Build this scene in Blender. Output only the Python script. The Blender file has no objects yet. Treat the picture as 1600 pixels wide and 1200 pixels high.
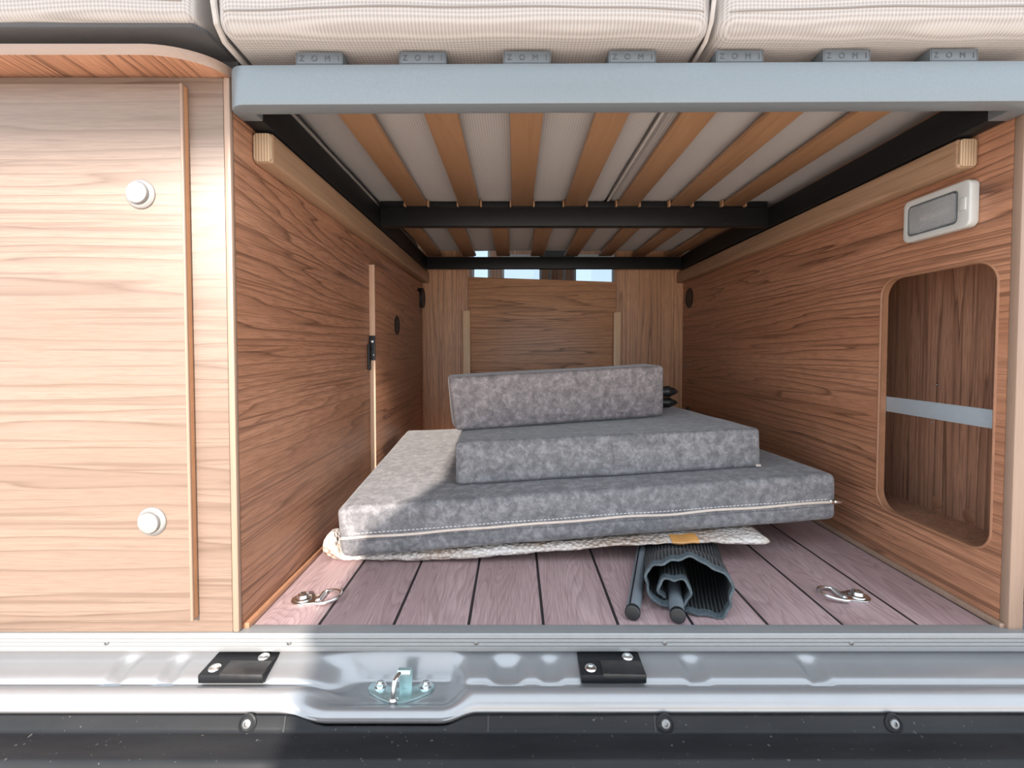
import bpy, bmesh, math, random
from mathutils import Vector, Matrix, noise
C = bpy.context.scene.collection
PI = math.pi
random.seed(4)

# ------------------------------------------------------------------ camera, sky, sun, exposure
cam = bpy.data.objects.new('camera', bpy.data.cameras.new('camera')); C.objects.link(cam)
cam.location = (0, 0, 0.418)
cam.rotation_euler = (PI/2 - math.atan(0.03), 0, 0)
cam.data.sensor_width = 36
cam.data.lens = 735/1600*36
cam.data.shift_x = -5/1600
cam.data.shift_y = -32/1600
cam.data.clip_start = 0.02
bpy.context.scene.camera = cam

world = bpy.data.worlds.new('sky'); bpy.context.scene.world = world
world.use_nodes = True
bg = world.node_tree.nodes['Background']
bg.inputs[0].default_value = (0.78, 0.89, 1.0, 1)
bg.inputs[1].default_value = 1.65

sun = bpy.data.objects.new('sun', bpy.data.lights.new('sun', 'SUN')); C.objects.link(sun)
sun.data.energy = 6.6
sun.data.angle = math.radians(0.40)
sun.data.color = (1.0, 0.91, 0.82)
sun.rotation_euler = Vector((0.02, 1, -0.50)).to_track_quat('-Z', 'Y').to_euler()

vs = bpy.context.scene.view_settings
vs.view_transform = 'Standard'; vs.look = 'None'; vs.gamma = 1; vs.use_curve_mapping = False
vs.exposure = 0.78
cy = bpy.context.scene.cycles
cy.max_bounces = 16; cy.diffuse_bounces = 10

# ------------------------------------------------------------------ materials
def nt(name):
    m = bpy.data.materials.new(name); m.use_nodes = True
    t = m.node_tree
    return m, t, t.nodes['Principled BSDF']

class G:
    """small node-graph helper"""
    def __init__(s, t): s.t = t
    def n(s, kind, **kw):
        k = s.t.nodes.new('ShaderNode' + kind)
        for a, b in kw.items(): setattr(k, a, b)
        return k
    def l(s, a, b): s.t.links.new(a, b)
    def math(s, op, a, b=None, c=None):
        k = s.n('Math', operation=op)
        for i, v in enumerate((a, b, c)):
            if v is None: continue
            if isinstance(v, (int, float)): k.inputs[i].default_value = v
            else: s.l(v, k.inputs[i])
        return k.outputs[0]
    def coords(s, scale=(1, 1, 1), rand=True):
        tc = s.n('TexCoord')
        out = tc.outputs['Object']
        if rand:
            oi = s.n('ObjectInfo')
            mul = s.math('MULTIPLY', oi.outputs['Random'], 7.3)
            cb = s.n('CombineXYZ')
            for i in range(3): s.l(mul, cb.inputs[i])
            ad = s.n('VectorMath', operation='ADD'); s.l(out, ad.inputs[0]); s.l(cb.outputs[0], ad.inputs[1])
            out = ad.outputs[0]
        return s.scaled(out, scale)
    def scaled(s, v, scale):
        mu = s.n('VectorMath', operation='MULTIPLY'); s.l(v, mu.inputs[0]); mu.inputs[1].default_value = scale
        return mu.outputs[0]
    def noise(s, v, scale, detail=2, rough=0.5, dist=0.0):
        k = s.n('TexNoise'); s.l(v, k.inputs['Vector'])
        k.inputs['Scale'].default_value = scale; k.inputs['Detail'].default_value = detail
        k.inputs['Roughness'].default_value = rough; k.inputs['Distortion'].default_value = dist
        return k.outputs['Fac']
    def ramp(s, f, *stops):
        k = s.n('ValToRGB'); e = k.color_ramp.elements
        while len(e) < len(stops): e.new(0.5)
        for i, (p, c) in enumerate(stops):
            e[i].position = p
            e[i].color = (c, c, c, 1) if isinstance(c, (int, float)) else (*c, 1)
        s.l(f, k.inputs[0]); return k.outputs[0]
    def mix(s, f, a, b, mode='MIX'):
        k = s.n('Mix', data_type='RGBA', blend_type=mode)
        if isinstance(f, (int, float)): k.inputs[0].default_value = f
        else: s.l(f, k.inputs[0])
        for i, v in ((6, a), (7, b)):
            if isinstance(v, tuple): k.inputs[i].default_value = (*v, 1)
            else: s.l(v, k.inputs[i])
        return k.outputs[2]
    def bump(s, h, strength, dist, bsdf):
        k = s.n('Bump'); k.inputs['Strength'].default_value = strength; k.inputs['Distance'].default_value = dist
        s.l(h, k.inputs['Height']); s.l(k.outputs[0], bsdf.inputs['Normal'])

def plain(name, col, rough=0.5, metal=0.0, coat=0.0, noise_amt=0.0, nscale=60, spec=0.5, bump=0.0):
    m, t, b = nt(name)
    b.inputs['Base Color'].default_value = (*col, 1)
    b.inputs['Roughness'].default_value = rough
    b.inputs['Metallic'].default_value = metal
    b.inputs['Coat Weight'].default_value = coat
    b.inputs['Specular IOR Level'].default_value = spec
    g = G(t)
    v = g.coords()
    f = g.noise(v, nscale, 4, 0.6)
    if noise_amt:
        lo = tuple(c*(1-noise_amt) for c in col); hi = tuple(min(1, c*(1+noise_amt)) for c in col)
        g.l(g.ramp(f, (0.3, lo), (0.7, hi)), b.inputs['Base Color'])
    if bump: g.bump(f, bump, 0.001, b)
    return m

def wood(name, axis, light, mid, dark, rings=46, across=4.4, along=0.42, rough=0.42, fibre=0.62, line=0.92, seed=0.0, coat=0.0):
    m, t, b = nt(name); g = G(t)
    i = 'XYZ'.index(axis)
    sc = [across]*3; sc[i] = along
    v0 = g.coords((1, 1, 1))
    if seed:
        ad = g.n('VectorMath', operation='ADD'); g.l(v0, ad.inputs[0]); ad.inputs[1].default_value = (seed, seed*1.7, seed*2.3); v0 = ad.outputs[0]
    dv = [1.0]*3; dv[i] = 0.0
    dp = g.n('VectorMath', operation='DOT_PRODUCT'); g.l(v0, dp.inputs[0]); dp.inputs[1].default_value = dv
    scA = [c*1.0 for c in sc]; scA[i] = along
    lowf = g.noise(scA and g.scaled(v0, scA), 1.0, 1.5, 0.4)
    scB = [c*2.6 for c in sc]; scB[i] = along*1.5
    midf = g.noise(g.scaled(v0, scB), 1.0, 3, 0.55)
    ph = g.math('ADD', g.math('MULTIPLY', dp.outputs['Value'], rings*1.0), g.math('MULTIPLY', lowf, rings*0.36))
    ph = g.math('ADD', ph, g.math('MULTIPLY', midf, rings*0.17))
    fr = g.math('FRACT', ph)
    ringline = g.ramp(fr, (0.0, 0.0), (0.52, 0.04), (0.82, 0.40), (0.93, 1.0), (1.0, 0.0))
    sc2 = [430.0]*3; sc2[i] = 22.0
    fine = g.noise(g.scaled(v0, sc2), 1.0, 3, 0.6)
    sc3 = [120.0]*3; sc3[i] = 2.2
    streak = g.noise(g.scaled(v0, sc3), 1.0, 3, 0.55, 0.3)
    sc4 = [9.0]*3; sc4[i] = 0.7
    big = g.noise(g.scaled(v0, sc4), 1.0, 2, 0.5)
    base = g.ramp(big, (0.3, mid), (0.7, light))
    st = g.ramp(streak, (0.35, 1.0), (0.62, 0.0))
    base = g.mix(g.math('MULTIPLY', st, 0.55), base, mid)
    sc5 = [3.2]*3; sc5[i] = 0.9
    gate = g.ramp(g.noise(g.scaled(v0, sc5), 1.7, 2, 0.5), (0.32, 0.35), (0.58, 1.0))
    ln = g.math('MULTIPLY', g.math('MULTIPLY', ringline, gate), line)
    brk = g.ramp(fine, (0.32, 0.45), (0.55, 1.0))
    ln = g.math('MULTIPLY', ln, brk)
    sc6 = [150.0]*3; sc6[i] = 1.9
    thin = g.ramp(g.noise(g.scaled(v0, sc6), 1.0, 2.5, 0.55, 0.25), (0.34, 1.0), (0.435, 0.0))
    ln = g.math('MAXIMUM', ln, g.math('MULTIPLY', thin, 0.62*line))
    col = g.mix(ln, base, dark)
    fd = g.math('MULTIPLY', g.ramp(fine, (0.33, 1.0), (0.56, 0.0)), fibre)
    col = g.mix(fd, col, tuple(0.55*a+0.45*c for a, c in zip(dark, mid)))
    g.l(col, b.inputs['Base Color'])
    b.inputs['Roughness'].default_value = rough
    b.inputs['Coat Weight'].default_value = coat
    g.bump(g.math('SUBTRACT', 1.0, g.math('ADD', ln, fd)), 0.12, 0.0006, b)
    return m

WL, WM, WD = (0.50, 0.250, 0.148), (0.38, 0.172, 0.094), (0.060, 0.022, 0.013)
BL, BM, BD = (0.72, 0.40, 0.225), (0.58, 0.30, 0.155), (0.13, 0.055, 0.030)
M = {}
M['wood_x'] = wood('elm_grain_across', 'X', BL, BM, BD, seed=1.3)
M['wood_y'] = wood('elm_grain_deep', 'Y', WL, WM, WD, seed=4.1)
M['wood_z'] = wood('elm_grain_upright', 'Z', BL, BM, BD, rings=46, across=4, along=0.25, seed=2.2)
M['wood_cab'] = wood('pale_elm_cabinet', 'X',  (0.222, 0.158, 0.122), (0.182, 0.124, 0.092), (0.072, 0.038, 0.024), rings=34, line=0.7, fibre=0.4, seed=5.2)
M['wood_niche'] = wood('dark_elm_niche', 'Z', (0.50, 0.27, 0.175), (0.34, 0.17, 0.105), (0.08, 0.036, 0.022), rings=26, across=9, seed=3.4)
M['edge'] = wood('pale_edge_band', 'Z', (0.31, 0.21, 0.155), (0.265, 0.172, 0.122), (0.19, 0.112, 0.074), rings=10, line=0.4, fibre=0.3)
M['edge_pale'] = wood('pale_oak_edge', 'Z', (0.66, 0.44, 0.31), (0.58, 0.37, 0.25), (0.42, 0.24, 0.15), rings=10, line=0.4, fibre=0.3)
M['edge_x'] = wood('pale_edge_band_across', 'X', (0.31, 0.21, 0.155), (0.265, 0.172, 0.122), (0.19, 0.112, 0.074), rings=10, line=0.4, fibre=0.3)
M['edge_dark'] = plain('brown_edge_band', (0.30, 0.145, 0.08), 0.4, noise_amt=0.1)
M['edge_orange'] = plain('orange_brown_edge', (0.42, 0.20, 0.095), 0.4, noise_amt=0.08)
M['pine_y'] = wood('pine_batten', 'Y', (0.39, 0.25, 0.158), (0.335, 0.205, 0.122), (0.19, 0.10, 0.05), rings=14, across=14, along=0.8, fibre=0.35, line=0.6)
M['pine_z'] = wood('pine_strip', 'Z', (0.88, 0.64, 0.42), (0.80, 0.55, 0.33), (0.55, 0.33, 0.16), rings=12, across=16, along=0.8, fibre=0.3, line=0.5)
M['slat'] = wood('beech_slat', 'Y', (0.35, 0.195, 0.105), (0.28, 0.148, 0.074), (0.17, 0.08, 0.038), rings=12, across=12, along=1.2, fibre=0.3, line=0.45, rough=0.45)

def ply_end():
    m, t, b = nt('plywood_end_grain'); g = G(t)
    v = g.coords(rand=False)
    sp = g.n('SeparateXYZ'); g.l(v, sp.inputs[0])
    w = g.math('FRACT', g.math('MULTIPLY', sp.outputs[0], 230))
    n = g.noise(v, 900, 2)
    c = g.ramp(w, (0.0, (0.52, 0.39, 0.26)), (0.45, (0.55, 0.42, 0.29)), (0.55, (0.30, 0.19, 0.11)), (1.0, (0.35, 0.23, 0.135)))
    g.l(g.mix(g.math('MULTIPLY', n, 0.4), c, (0.34, 0.2, 0.1)), b.inputs['Base Color'])
    b.inputs['Roughness'].default_value = 0.7
    return m
M['ply'] = ply_end()

def plank_floor():
    m, t, b = nt('boat_deck_floor'); g = G(t)
    v = g.coords(rand=False)
    sp = g.n('SeparateXYZ'); g.l(v, sp.inputs[0])
    pitch = 0.1136
    u = g.math('DIVIDE', g.math('ADD', sp.outputs[0], 0.298+10*pitch), pitch)
    idx = g.math('FLOOR', u); fr = g.math('FRACT', u)
    cb = g.n('CombineXYZ')
    g.l(sp.outputs[0], cb.inputs[0])
    g.l(g.math('ADD', sp.outputs[1], g.math('MULTIPLY', idx, 3.37)), cb.inputs[1])
    g.l(g.math('MULTIPLY', idx, 1.91), cb.inputs[2])
    vv = cb.outputs[0]
    f = g.noise(g.scaled(vv, (9, 1.1, 1)), 1.0, 2.5, 0.5, 0.6)
    fr2 = g.math('FRACT', g.math('MULTIPLY', f, 46))
    ring = g.ramp(fr2, (0.0, 0.0), (0.5, 0.2), (0.85, 0.9), (1.0, 0.0))
    fine = g.noise(g.scaled(vv, (500, 16, 1)), 1.0, 3, 0.6)
    big = g.noise(g.scaled(vv, (14, 2, 1)), 1.0, 2)
    base = g.ramp(big, (0.3, (0.37, 0.255, 0.255)), (0.7, (0.48, 0.345, 0.345)))
    col = g.mix(g.math('MULTIPLY', ring, 0.42), base, (0.15, 0.085, 0.085))
    col = g.mix(g.math('MULTIPLY', g.ramp(fine, (0.34, 1.0), (0.58, 0.0)), 0.45), col, (0.15, 0.092, 0.092))
    ln = g.math('LESS_THAN', g.math('ABSOLUTE', g.math('SUBTRACT', fr, 0.5)), 0.5-0.021)
    col = g.mix(ln, (0.018, 0.014, 0.016), col)
    g.l(col, b.inputs['Base Color'])
    b.inputs['Roughness'].default_value = 0.5
    g.bump(g.math('ADD', g.math('MULTIPLY', fine, 0.7), g.math('MULTIPLY', ln, 0.6)), 0.25, 0.0008, b)
    return m
M['floor'] = plank_floor()

def mesh_fabric(name, lo, hi, pitch=0.0034, strength=0.6):
    m, t, b = nt(name); g = G(t)
    tc = g.n('TexCoord'); sp = g.n('SeparateXYZ'); g.l(tc.outputs['Object'], sp.inputs[0])
    k = 2*PI/pitch
    yz = g.math('ADD', sp.outputs[1], sp.outputs[2])
    a = g.math('SINE', g.math('MULTIPLY', g.math('ADD', sp.outputs[0], yz), k*0.5))
    c = g.math('SINE', g.math('MULTIPLY', g.math('SUBTRACT', sp.outputs[0], yz), k*0.5))
    p = g.math('MULTIPLY_ADD', g.math('MULTIPLY', a, c), 0.5, 0.5)
    n = g.noise(tc.outputs['Object'], 25, 3)
    col = g.ramp(p, (0.1, lo), (0.75, hi))
    col = g.mix(g.math('MULTIPLY', n, 0.16), col, lo)
    g.l(col, b.inputs['Base Color'])
    b.inputs['Roughness'].default_value = 0.9
    b.inputs['Sheen Weight'].default_value = 0.15
    g.bump(p, strength, 0.0012, b)
    return m
M['mattress'] = mesh_fabric('mattress_mesh_fabric', (0.265, 0.232, 0.213), (0.405, 0.366, 0.340), 0.0048, 0.4)
M['dark_fabric'] = mesh_fabric('dark_underside_fabric', (0.035, 0.033, 0.035), (0.075, 0.07, 0.07), 0.002, 0.3)
M['seam'] = plain('shadowed_seam_thread', (0.22, 0.195, 0.18), 0.9)
M['piping'] = plain('beige_piping', (0.40, 0.36, 0.33), 0.85, noise_amt=0.1)

def velvet(name='grey_velour', k=(1, 1, 1)):
    m, t, b = nt(name); g = G(t)
    v = g.coords()
    n1 = g.noise(v, 48, 8, 0.72, 0.4)
    n2 = g.noise(v, 160, 4, 0.7)
    s = g.math('ADD', g.math('MULTIPLY', n1, 0.75), g.math('MULTIPLY', n2, 0.25))
    g.l(g.ramp(s, *[(p, tuple(a*c for a, c in zip(q, k))) for p, q in ((0.37, (0.100, 0.097, 0.103)), (0.5, (0.158, 0.153, 0.160)), (0.60, (0.240, 0.232, 0.238)))]), b.inputs['Base Color'])
    b.inputs['Roughness'].default_value = 0.85
    b.inputs['Sheen Weight'].default_value = 0.35
    b.inputs['Sheen Roughness'].default_value = 0.35
    b.inputs['Specular IOR Level'].default_value = 0.2
    g.bump(s, 0.25, 0.002, b)
    return m
M['velvet'] = velvet()
M['velvet_warm'] = velvet('warm_grey_velour', (1.30, 1.18, 1.14))
M['zip'] = plain('beige_zip_tape', (0.55, 0.46, 0.40), 0.7, noise_amt=0.15, nscale=400)
M['stitch'] = plain('pale_thread', (0.62, 0.60, 0.60), 0.8)
M['bar'] = plain('grey_powder_coat', (0.165, 0.186, 0.20), 0.38, 0.25, noise_amt=0.05, nscale=300)
M['rail_shaded'] = plain('shaded_powder_coat', (0.009, 0.009, 0.0095), 0.45, noise_amt=0.1, spec=0.25)  # the bar's coat again, shade under the bed painted in as near black
M['holder'] = plain('grey_plastic_holder', (0.095, 0.106, 0.115), 0.4, noise_amt=0.05)
M['holder_ink'] = plain('dark_moulded_letters', (0.045, 0.05, 0.055), 0.5)
M['black'] = plain('black_plastic', (0.012, 0.012, 0.013), 0.45, noise_amt=0.2)
M['white_plastic'] = plain('white_plastic', (0.50, 0.49, 0.46), 0.35, noise_amt=0.03)
M['silver_knob'] = plain('satin_silver_knob', (0.30, 0.292, 0.28), 0.32, 0.5, noise_amt=0.03)
M['steel'] = plain('bright_zinc_steel', (0.74, 0.75, 0.74), 0.22, 1.0, noise_amt=0.06)
M['steel_dull'] = plain('dulled_steel', (0.22, 0.22, 0.22), 0.4, 0.8, noise_amt=0.1)
M['striker'] = plain('green_passivated_zinc', (0.48, 0.62, 0.62), 0.28, 0.85, noise_amt=0.12, nscale=40)
M['alu'] = plain('anodised_aluminium', (0.27, 0.273, 0.275), 0.42, 0.3, noise_amt=0.03)
M['alu_dull'] = plain('grey_aluminium_rail', (0.36, 0.405, 0.44), 0.45, 0.3, noise_amt=0.03)
M['paint'] = plain('silver_body_paint', (0.285, 0.284, 0.290), 0.32, 0.45, coat=0.5, noise_amt=0.03, nscale=20)
M['shell'] = plain('van_shell_lining', (0.45, 0.40, 0.36), 0.8, noise_amt=0.05)
M['seal'] = plain('dark_rubber_seal', (0.015, 0.015, 0.016), 0.6)
M['tape'] = plain('brown_packing_tape', (0.52, 0.25, 0.07), 0.22, noise_amt=0.08, nscale=40)
M['pole'] = plain('grey_aluminium_pole', (0.22, 0.25, 0.28), 0.4, 0.3, noise_amt=0.05)
M['hem'] = plain('grey_fabric_hem', (0.060, 0.078, 0.090), 0.85, noise_amt=0.3, nscale=260, bump=0.5)
M['bag'] = plain('black_nylon_bag', (0.022, 0.021, 0.022), 0.35, noise_amt=0.3, nscale=60, bump=0.6)
M['render'] = plain('pale_shade_block', (0.55, 0.54, 0.52), 0.9, noise_amt=0.08, nscale=12)
M['glass'] = None
def bumper_mat():
    m, t, b = nt('black_bumper_plastic'); g = G(t)
    v = g.coords()
    n = g.noise(g.scaled(v, (1.5, 8, 8)), 3, 4, 0.6)
    sp = g.ramp(g.noise(v, 170, 2, 0.5), (0.70, 0.0), (0.745, 1.0))
    c = g.ramp(n, (0.3, (0.010, 0.0105, 0.012)), (0.7, (0.019, 0.0195, 0.021)))
    g.l(g.mix(g.math('MULTIPLY', sp, 0.30), c, (0.22, 0.215, 0.20)), b.inputs['Base Color'])
    b.inputs['Roughness'].default_value = 0.42
    b.inputs['Specular IOR Level'].default_value = 0.17
    g.bump(g.noise(v, 700, 2), 0.15, 0.0005, b)
    return m
M['bumper'] = bumper_mat()
def bubble():
    m, t, b = nt('bubble_wrap_film'); g = G(t)
    v = g.coords()
    vo = g.n('TexVoronoi'); g.l(v, vo.inputs['Vector']); vo.inputs['Scale'].default_value = 120
    d = vo.outputs['Distance']
    c = g.ramp(d, (0.0, (0.62, 0.55, 0.50)), (0.45, (0.46, 0.36, 0.29)), (0.8, (0.30, 0.215, 0.16)))
    n = g.noise(v, 16, 4)
    c = g.mix(g.ramp(n, (0.35, 0.0), (0.65, 0.55)), c, (0.72, 0.70, 0.69))
    g.l(c, b.inputs['Base Color'])
    b.inputs['Roughness'].default_value = 0.14
    b.inputs['Coat Weight'].default_value = 0.6
    g.bump(g.math('ADD', g.math('SUBTRACT', 1.0, d), g.noise(v, 45, 4)), 0.9, 0.005, b)
    return m
M['bubble'] = bubble()
def ribbed_mesh():
    m, t, b = nt('black_ribbed_mesh'); g = G(t)
    uv = g.n('UVMap'); sp = g.n('SeparateXYZ'); g.l(uv.outputs[0], sp.inputs[0])
    s = g.math('SINE', g.math('MULTIPLY', sp.outputs[0], 2*PI/0.0062))
    s2 = g.math('SINE', g.math('MULTIPLY', sp.outputs[1], 2*PI/0.0040))
    p = g.math('ADD', g.math('MULTIPLY_ADD', s, 0.38, 0.5), g.math('MULTIPLY', s2, 0.12))
    g.l(g.ramp(p, (0.25, (0.010, 0.010, 0.011)), (0.85, (0.075, 0.082, 0.085))), b.inputs['Base Color'])
    b.inputs['Roughness'].default_value = 0.55
    g.bump(p, 0.8, 0.002, b)
    return m
M['ribmesh'] = ribbed_mesh()
def lens_mat():
    m, t, b = nt('ribbed_clear_lens'); g = G(t)
    v = g.coords(rand=False); sp = g.n('SeparateXYZ'); g.l(v, sp.inputs[0])
    a = g.math('SINE', g.math('MULTIPLY', sp.outputs[1], 2*PI/0.0032))
    c = g.math('SINE', g.math('MULTIPLY', sp.outputs[2], 2*PI/0.0032))
    g.bump(g.math('MULTIPLY', a, c), 0.5, 0.001, b)
    b.inputs['Base Color'].default_value = (0.86, 0.86, 0.85, 1)
    b.inputs['Roughness'].default_value = 0.12
    b.inputs['Transmission Weight'].default_value = 0.75
    b.inputs['IOR'].default_value = 1.45
    return m
M['lens'] = lens_mat()
def glass_mat():
    m, t, b = nt('window_glass')
    b.inputs['Base Color'].default_value = (0.30, 0.35, 0.39, 1)
    b.inputs['Roughness'].default_value = 0.02
    b.inputs['Transmission Weight'].default_value = 1.0
    b.inputs['IOR'].default_value = 1.45
    return m
M['glass'] = glass_mat()
def ground_mat():
    m, t, b = nt('paved_ground'); g = G(t)
    v = g.coords(rand=False)
    br = g.n('TexBrick'); g.l(v, br.inputs['Vector'])
    br.inputs['Scale'].default_value = 4
    br.inputs['Color1'].default_value = (0.80, 0.69, 0.60, 1); br.inputs['Color2'].default_value = (0.76, 0.65, 0.56, 1)
    br.inputs['Mortar'].default_value = (0.6, 0.52, 0.45, 1); br.inputs['Mortar Size'].default_value = 0.012
    g.l(br.outputs[0], b.inputs['Base Color']); b.inputs['Roughness'].default_value = 0.85
    return m
M['ground'] = ground_mat()

# ------------------------------------------------------------------ mesh helpers
WM_ = {}
def wmat(o): return WM_.get(o.name, Matrix())

def finish(bm, angle=35):
    bmesh.ops.recalc_face_normals(bm, faces=bm.faces)

def obj(name, bm, mat, parent=None, loc=None, smooth=35, uv=None):
    """links one bmesh, given in world coordinates, as one object (origin at its parent's, or at loc)"""
    L = Vector(loc) if loc is not None else (wmat(parent).translation if parent else None)
    if L is None:
        xs = [v.co for v in bm.verts]
        L = Vector((sum(v.x for v in xs)/len(xs), sum(v.y for v in xs)/len(xs), min(v.z for v in xs)))
    finish(bm)
    W = wmat(parent) if parent else Matrix()
    W = Matrix.Translation(L)
    bmesh.ops.transform(bm, matrix=W.inverted(), verts=bm.verts)
    me = bpy.data.meshes.new(name); bm.to_mesh(me); bm.free()
    mats = mat if isinstance(mat, (list, tuple)) else [mat]
    for m in mats: me.materials.append(m)
    me.polygons.foreach_set('use_smooth', [True]*len(me.polygons))
    me.set_sharp_from_angle(angle=math.radians(smooth))
    o = bpy.data.objects.new(name, me); C.objects.link(o)
    if parent:
        o.parent = parent; o.location = L - wmat(parent).translation
    else: o.location = L
    WM_[o.name] = W
    return o

def thing(name, label, cat, loc=(0, 0, 0), group=None):
    o = bpy.data.objects.new(name, None); C.objects.link(o)
    o.empty_display_size = 0.05; o.location = loc
    WM_[o.name] = Matrix.Translation(loc)
    return tag(o, label, cat, group)
def tag(o, label, cat, group=None):
    o['label'] = label; o['category'] = cat
    if group: o['group'] = group
    return o
def struct(o): o['kind'] = 'structure'; return o

def dup(root, delta, label=None):
    r = root.copy(); C.objects.link(r); r.location = root.location + Vector(delta)
    WM_[r.name] = Matrix.Translation(r.location)
    if label: r['label'] = label
    for ch in list(root.children):
        c = ch.copy(); C.objects.link(c); c.parent = r
        for gch in ch.children:
            d = gch.copy(); C.objects.link(d); d.parent = c
    return r

def nb(): return bmesh.new()
def add_box(bm, x0, x1, y0, y1, z0, z1, bev=0.0, seg=2, mi=0):
    vs_ = [bm.verts.new((x, y, z)) for z in (z0, z1) for y in (y0, y1) for x in (x0, x1)]
    fs = [(0, 2, 3, 1), (4, 5, 7, 6), (0, 1, 5, 4), (2, 6, 7, 3), (0, 4, 6, 2), (1, 3, 7, 5)]
    faces = [bm.faces.new([vs_[i] for i in f]) for f in fs]
    for f in faces: f.material_index = mi
    if bev:
        es = {e for f in faces for e in f.edges}
        bmesh.ops.bevel(bm, geom=list(es), offset=bev, segments=seg, affect='EDGES', profile=0.5)
    return vs_
def box(*a, **k):
    bm = nb(); add_box(bm, *a, **k); return bm

def add_hex(bm, c, bev=0, seg=2):
    """box from 8 corners (index i + 2j + 4k)"""
    vs_ = [bm.verts.new(p) for p in c]
    fs = [(0, 2, 3, 1), (4, 5, 7, 6), (0, 1, 5, 4), (2, 6, 7, 3), (0, 4, 6, 2), (1, 3, 7, 5)]
    faces = [bm.faces.new([vs_[i] for i in f]) for f in fs]
    if bev:
        bmesh.ops.bevel(bm, geom=list({e for f in faces for e in f.edges}), offset=bev, segments=seg, affect='EDGES', profile=0.5)

def add_tube(bm, pts, r, seg=10, caps=True, closed=False, squash=None):
    pts = [Vector(p) for p in pts]; n = len(pts)
    rs = r if isinstance(r, (list, tuple)) else [r]*n
    rings = []; up = None
    for i, p in enumerate(pts):
        a = pts[(i-1) % n] if (closed or i > 0) else p
        b = pts[(i+1) % n] if (closed or i < n-1) else p
        t = (b-a).normalized()
        if up is None:
            up = Vector((0, 0, 1)) if abs(t.z) < 0.9 else Vector((1, 0, 0))
        u = (up - t*up.dot(t)).normalized(); w = t.cross(u); up = u
        ring = []
        for k in range(seg):
            an = 2*PI*k/seg
            q = u*math.cos(an)*rs[i] + w*math.sin(an)*rs[i]*(squash or 1)
            ring.append(bm.verts.new(p+q))
        rings.append(ring)
    m = n if closed else n-1
    for i in range(m):
        A, B = rings[i], rings[(i+1) % n]
        for k in range(seg):
            bm.faces.new((A[k], A[(k+1) % seg], B[(k+1) % seg], B[k]))
    if caps and not closed:
        bm.faces.new(rings[0]); bm.faces.new(list(reversed(rings[-1])))

def add_lathe(bm, prof, origin, axis, seg=32):
    """prof: (radius, height along axis)"""
    origin = Vector(origin); ax = Vector(axis).normalized()
    t = Vector((0, 0, 1)) if abs(ax.z) < 0.9 else Vector((1, 0, 0))
    u = (t - ax*t.dot(ax)).normalized(); w = ax.cross(u)
    rings = []
    for r, h in prof:
        if r < 1e-7: rings.append([bm.verts.new(origin+ax*h)])
        else: rings.append([bm.verts.new(origin+ax*h+(u*math.cos(2*PI*k/seg)+w*math.sin(2*PI*k/seg))*r) for k in range(seg)])
    for A, B in zip(rings, rings[1:]):
        for k in range(seg):
            k2 = (k+1) % seg
            if len(A) == 1 and len(B) == 1: continue
            if len(A) == 1: bm.faces.new((A[0], B[k2], B[k]))
            elif len(B) == 1: bm.faces.new((A[k], A[k2], B[0]))
            else: bm.faces.new((A[k], A[k2], B[k2], B[k]))
def lathe(*a, **k):
    bm = nb(); add_lathe(bm, *a, **k); return bm

def add_prism(bm, loop, off, bev=0, holes=(), seg=2):
    """flat polygon (3D points, optional holes) extruded by the vector off"""
    edges = []
    for lp in [loop, *holes]:
        vv = [bm.verts.new(p) for p in lp]
        for i in range(len(vv)): edges.append(bm.edges.new((vv[i], vv[(i+1) % len(vv)])))
    if holes:
        r = bmesh.ops.triangle_fill(bm, edges=edges, use_beauty=True, use_dissolve=False)
        faces = [f for f in r['geom'] if isinstance(f, bmesh.types.BMFace)]
    else:
        faces = [bm.faces.new([e.verts[0] for e in edges])]
    r = bmesh.ops.extrude_face_region(bm, geom=faces)
    bmesh.ops.translate(bm, vec=off, verts=[v for v in r['geom'] if isinstance(v, bmesh.types.BMVert)])
    if bev:
        finish(bm)
        es = [e for e in bm.edges if len(e.link_faces) == 2 and e.calc_face_angle(0) > 0.9]
        bmesh.ops.bevel(bm, geom=es, offset=bev, segments=seg, affect='EDGES', profile=0.5)

def rrect(a0, a1, b0, b1, r, n=8):
    pts = []
    for cx, cy, s in ((a1-r, b1-r, 0), (a0+r, b1-r, 1), (a0+r, b0+r, 2), (a1-r, b0+r, 3)):
        for i in range(n+1):
            an = PI/2*(s+i/n); pts.append((cx+r*math.cos(an), cy+r*math.sin(an)))
    return pts

def add_sweep_x(bm, xs, fn, close_ends=False):
    """grid surface: fn(x) -> list of (y, z)"""
    rows = []
    for x in xs: rows.append([bm.verts.new((x, y, z)) for y, z in fn(x)])
    for A, B in zip(rows, rows[1:]):
        for i in range(len(A)-1): bm.faces.new((A[i], A[i+1], B[i+1], B[i]))
    return rows

def sstep(a, b, x):
    if a == b: return float(x > a)
    t = max(0, min(1, (x-a)/(b-a))); return t*t*(3-2*t)

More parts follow.
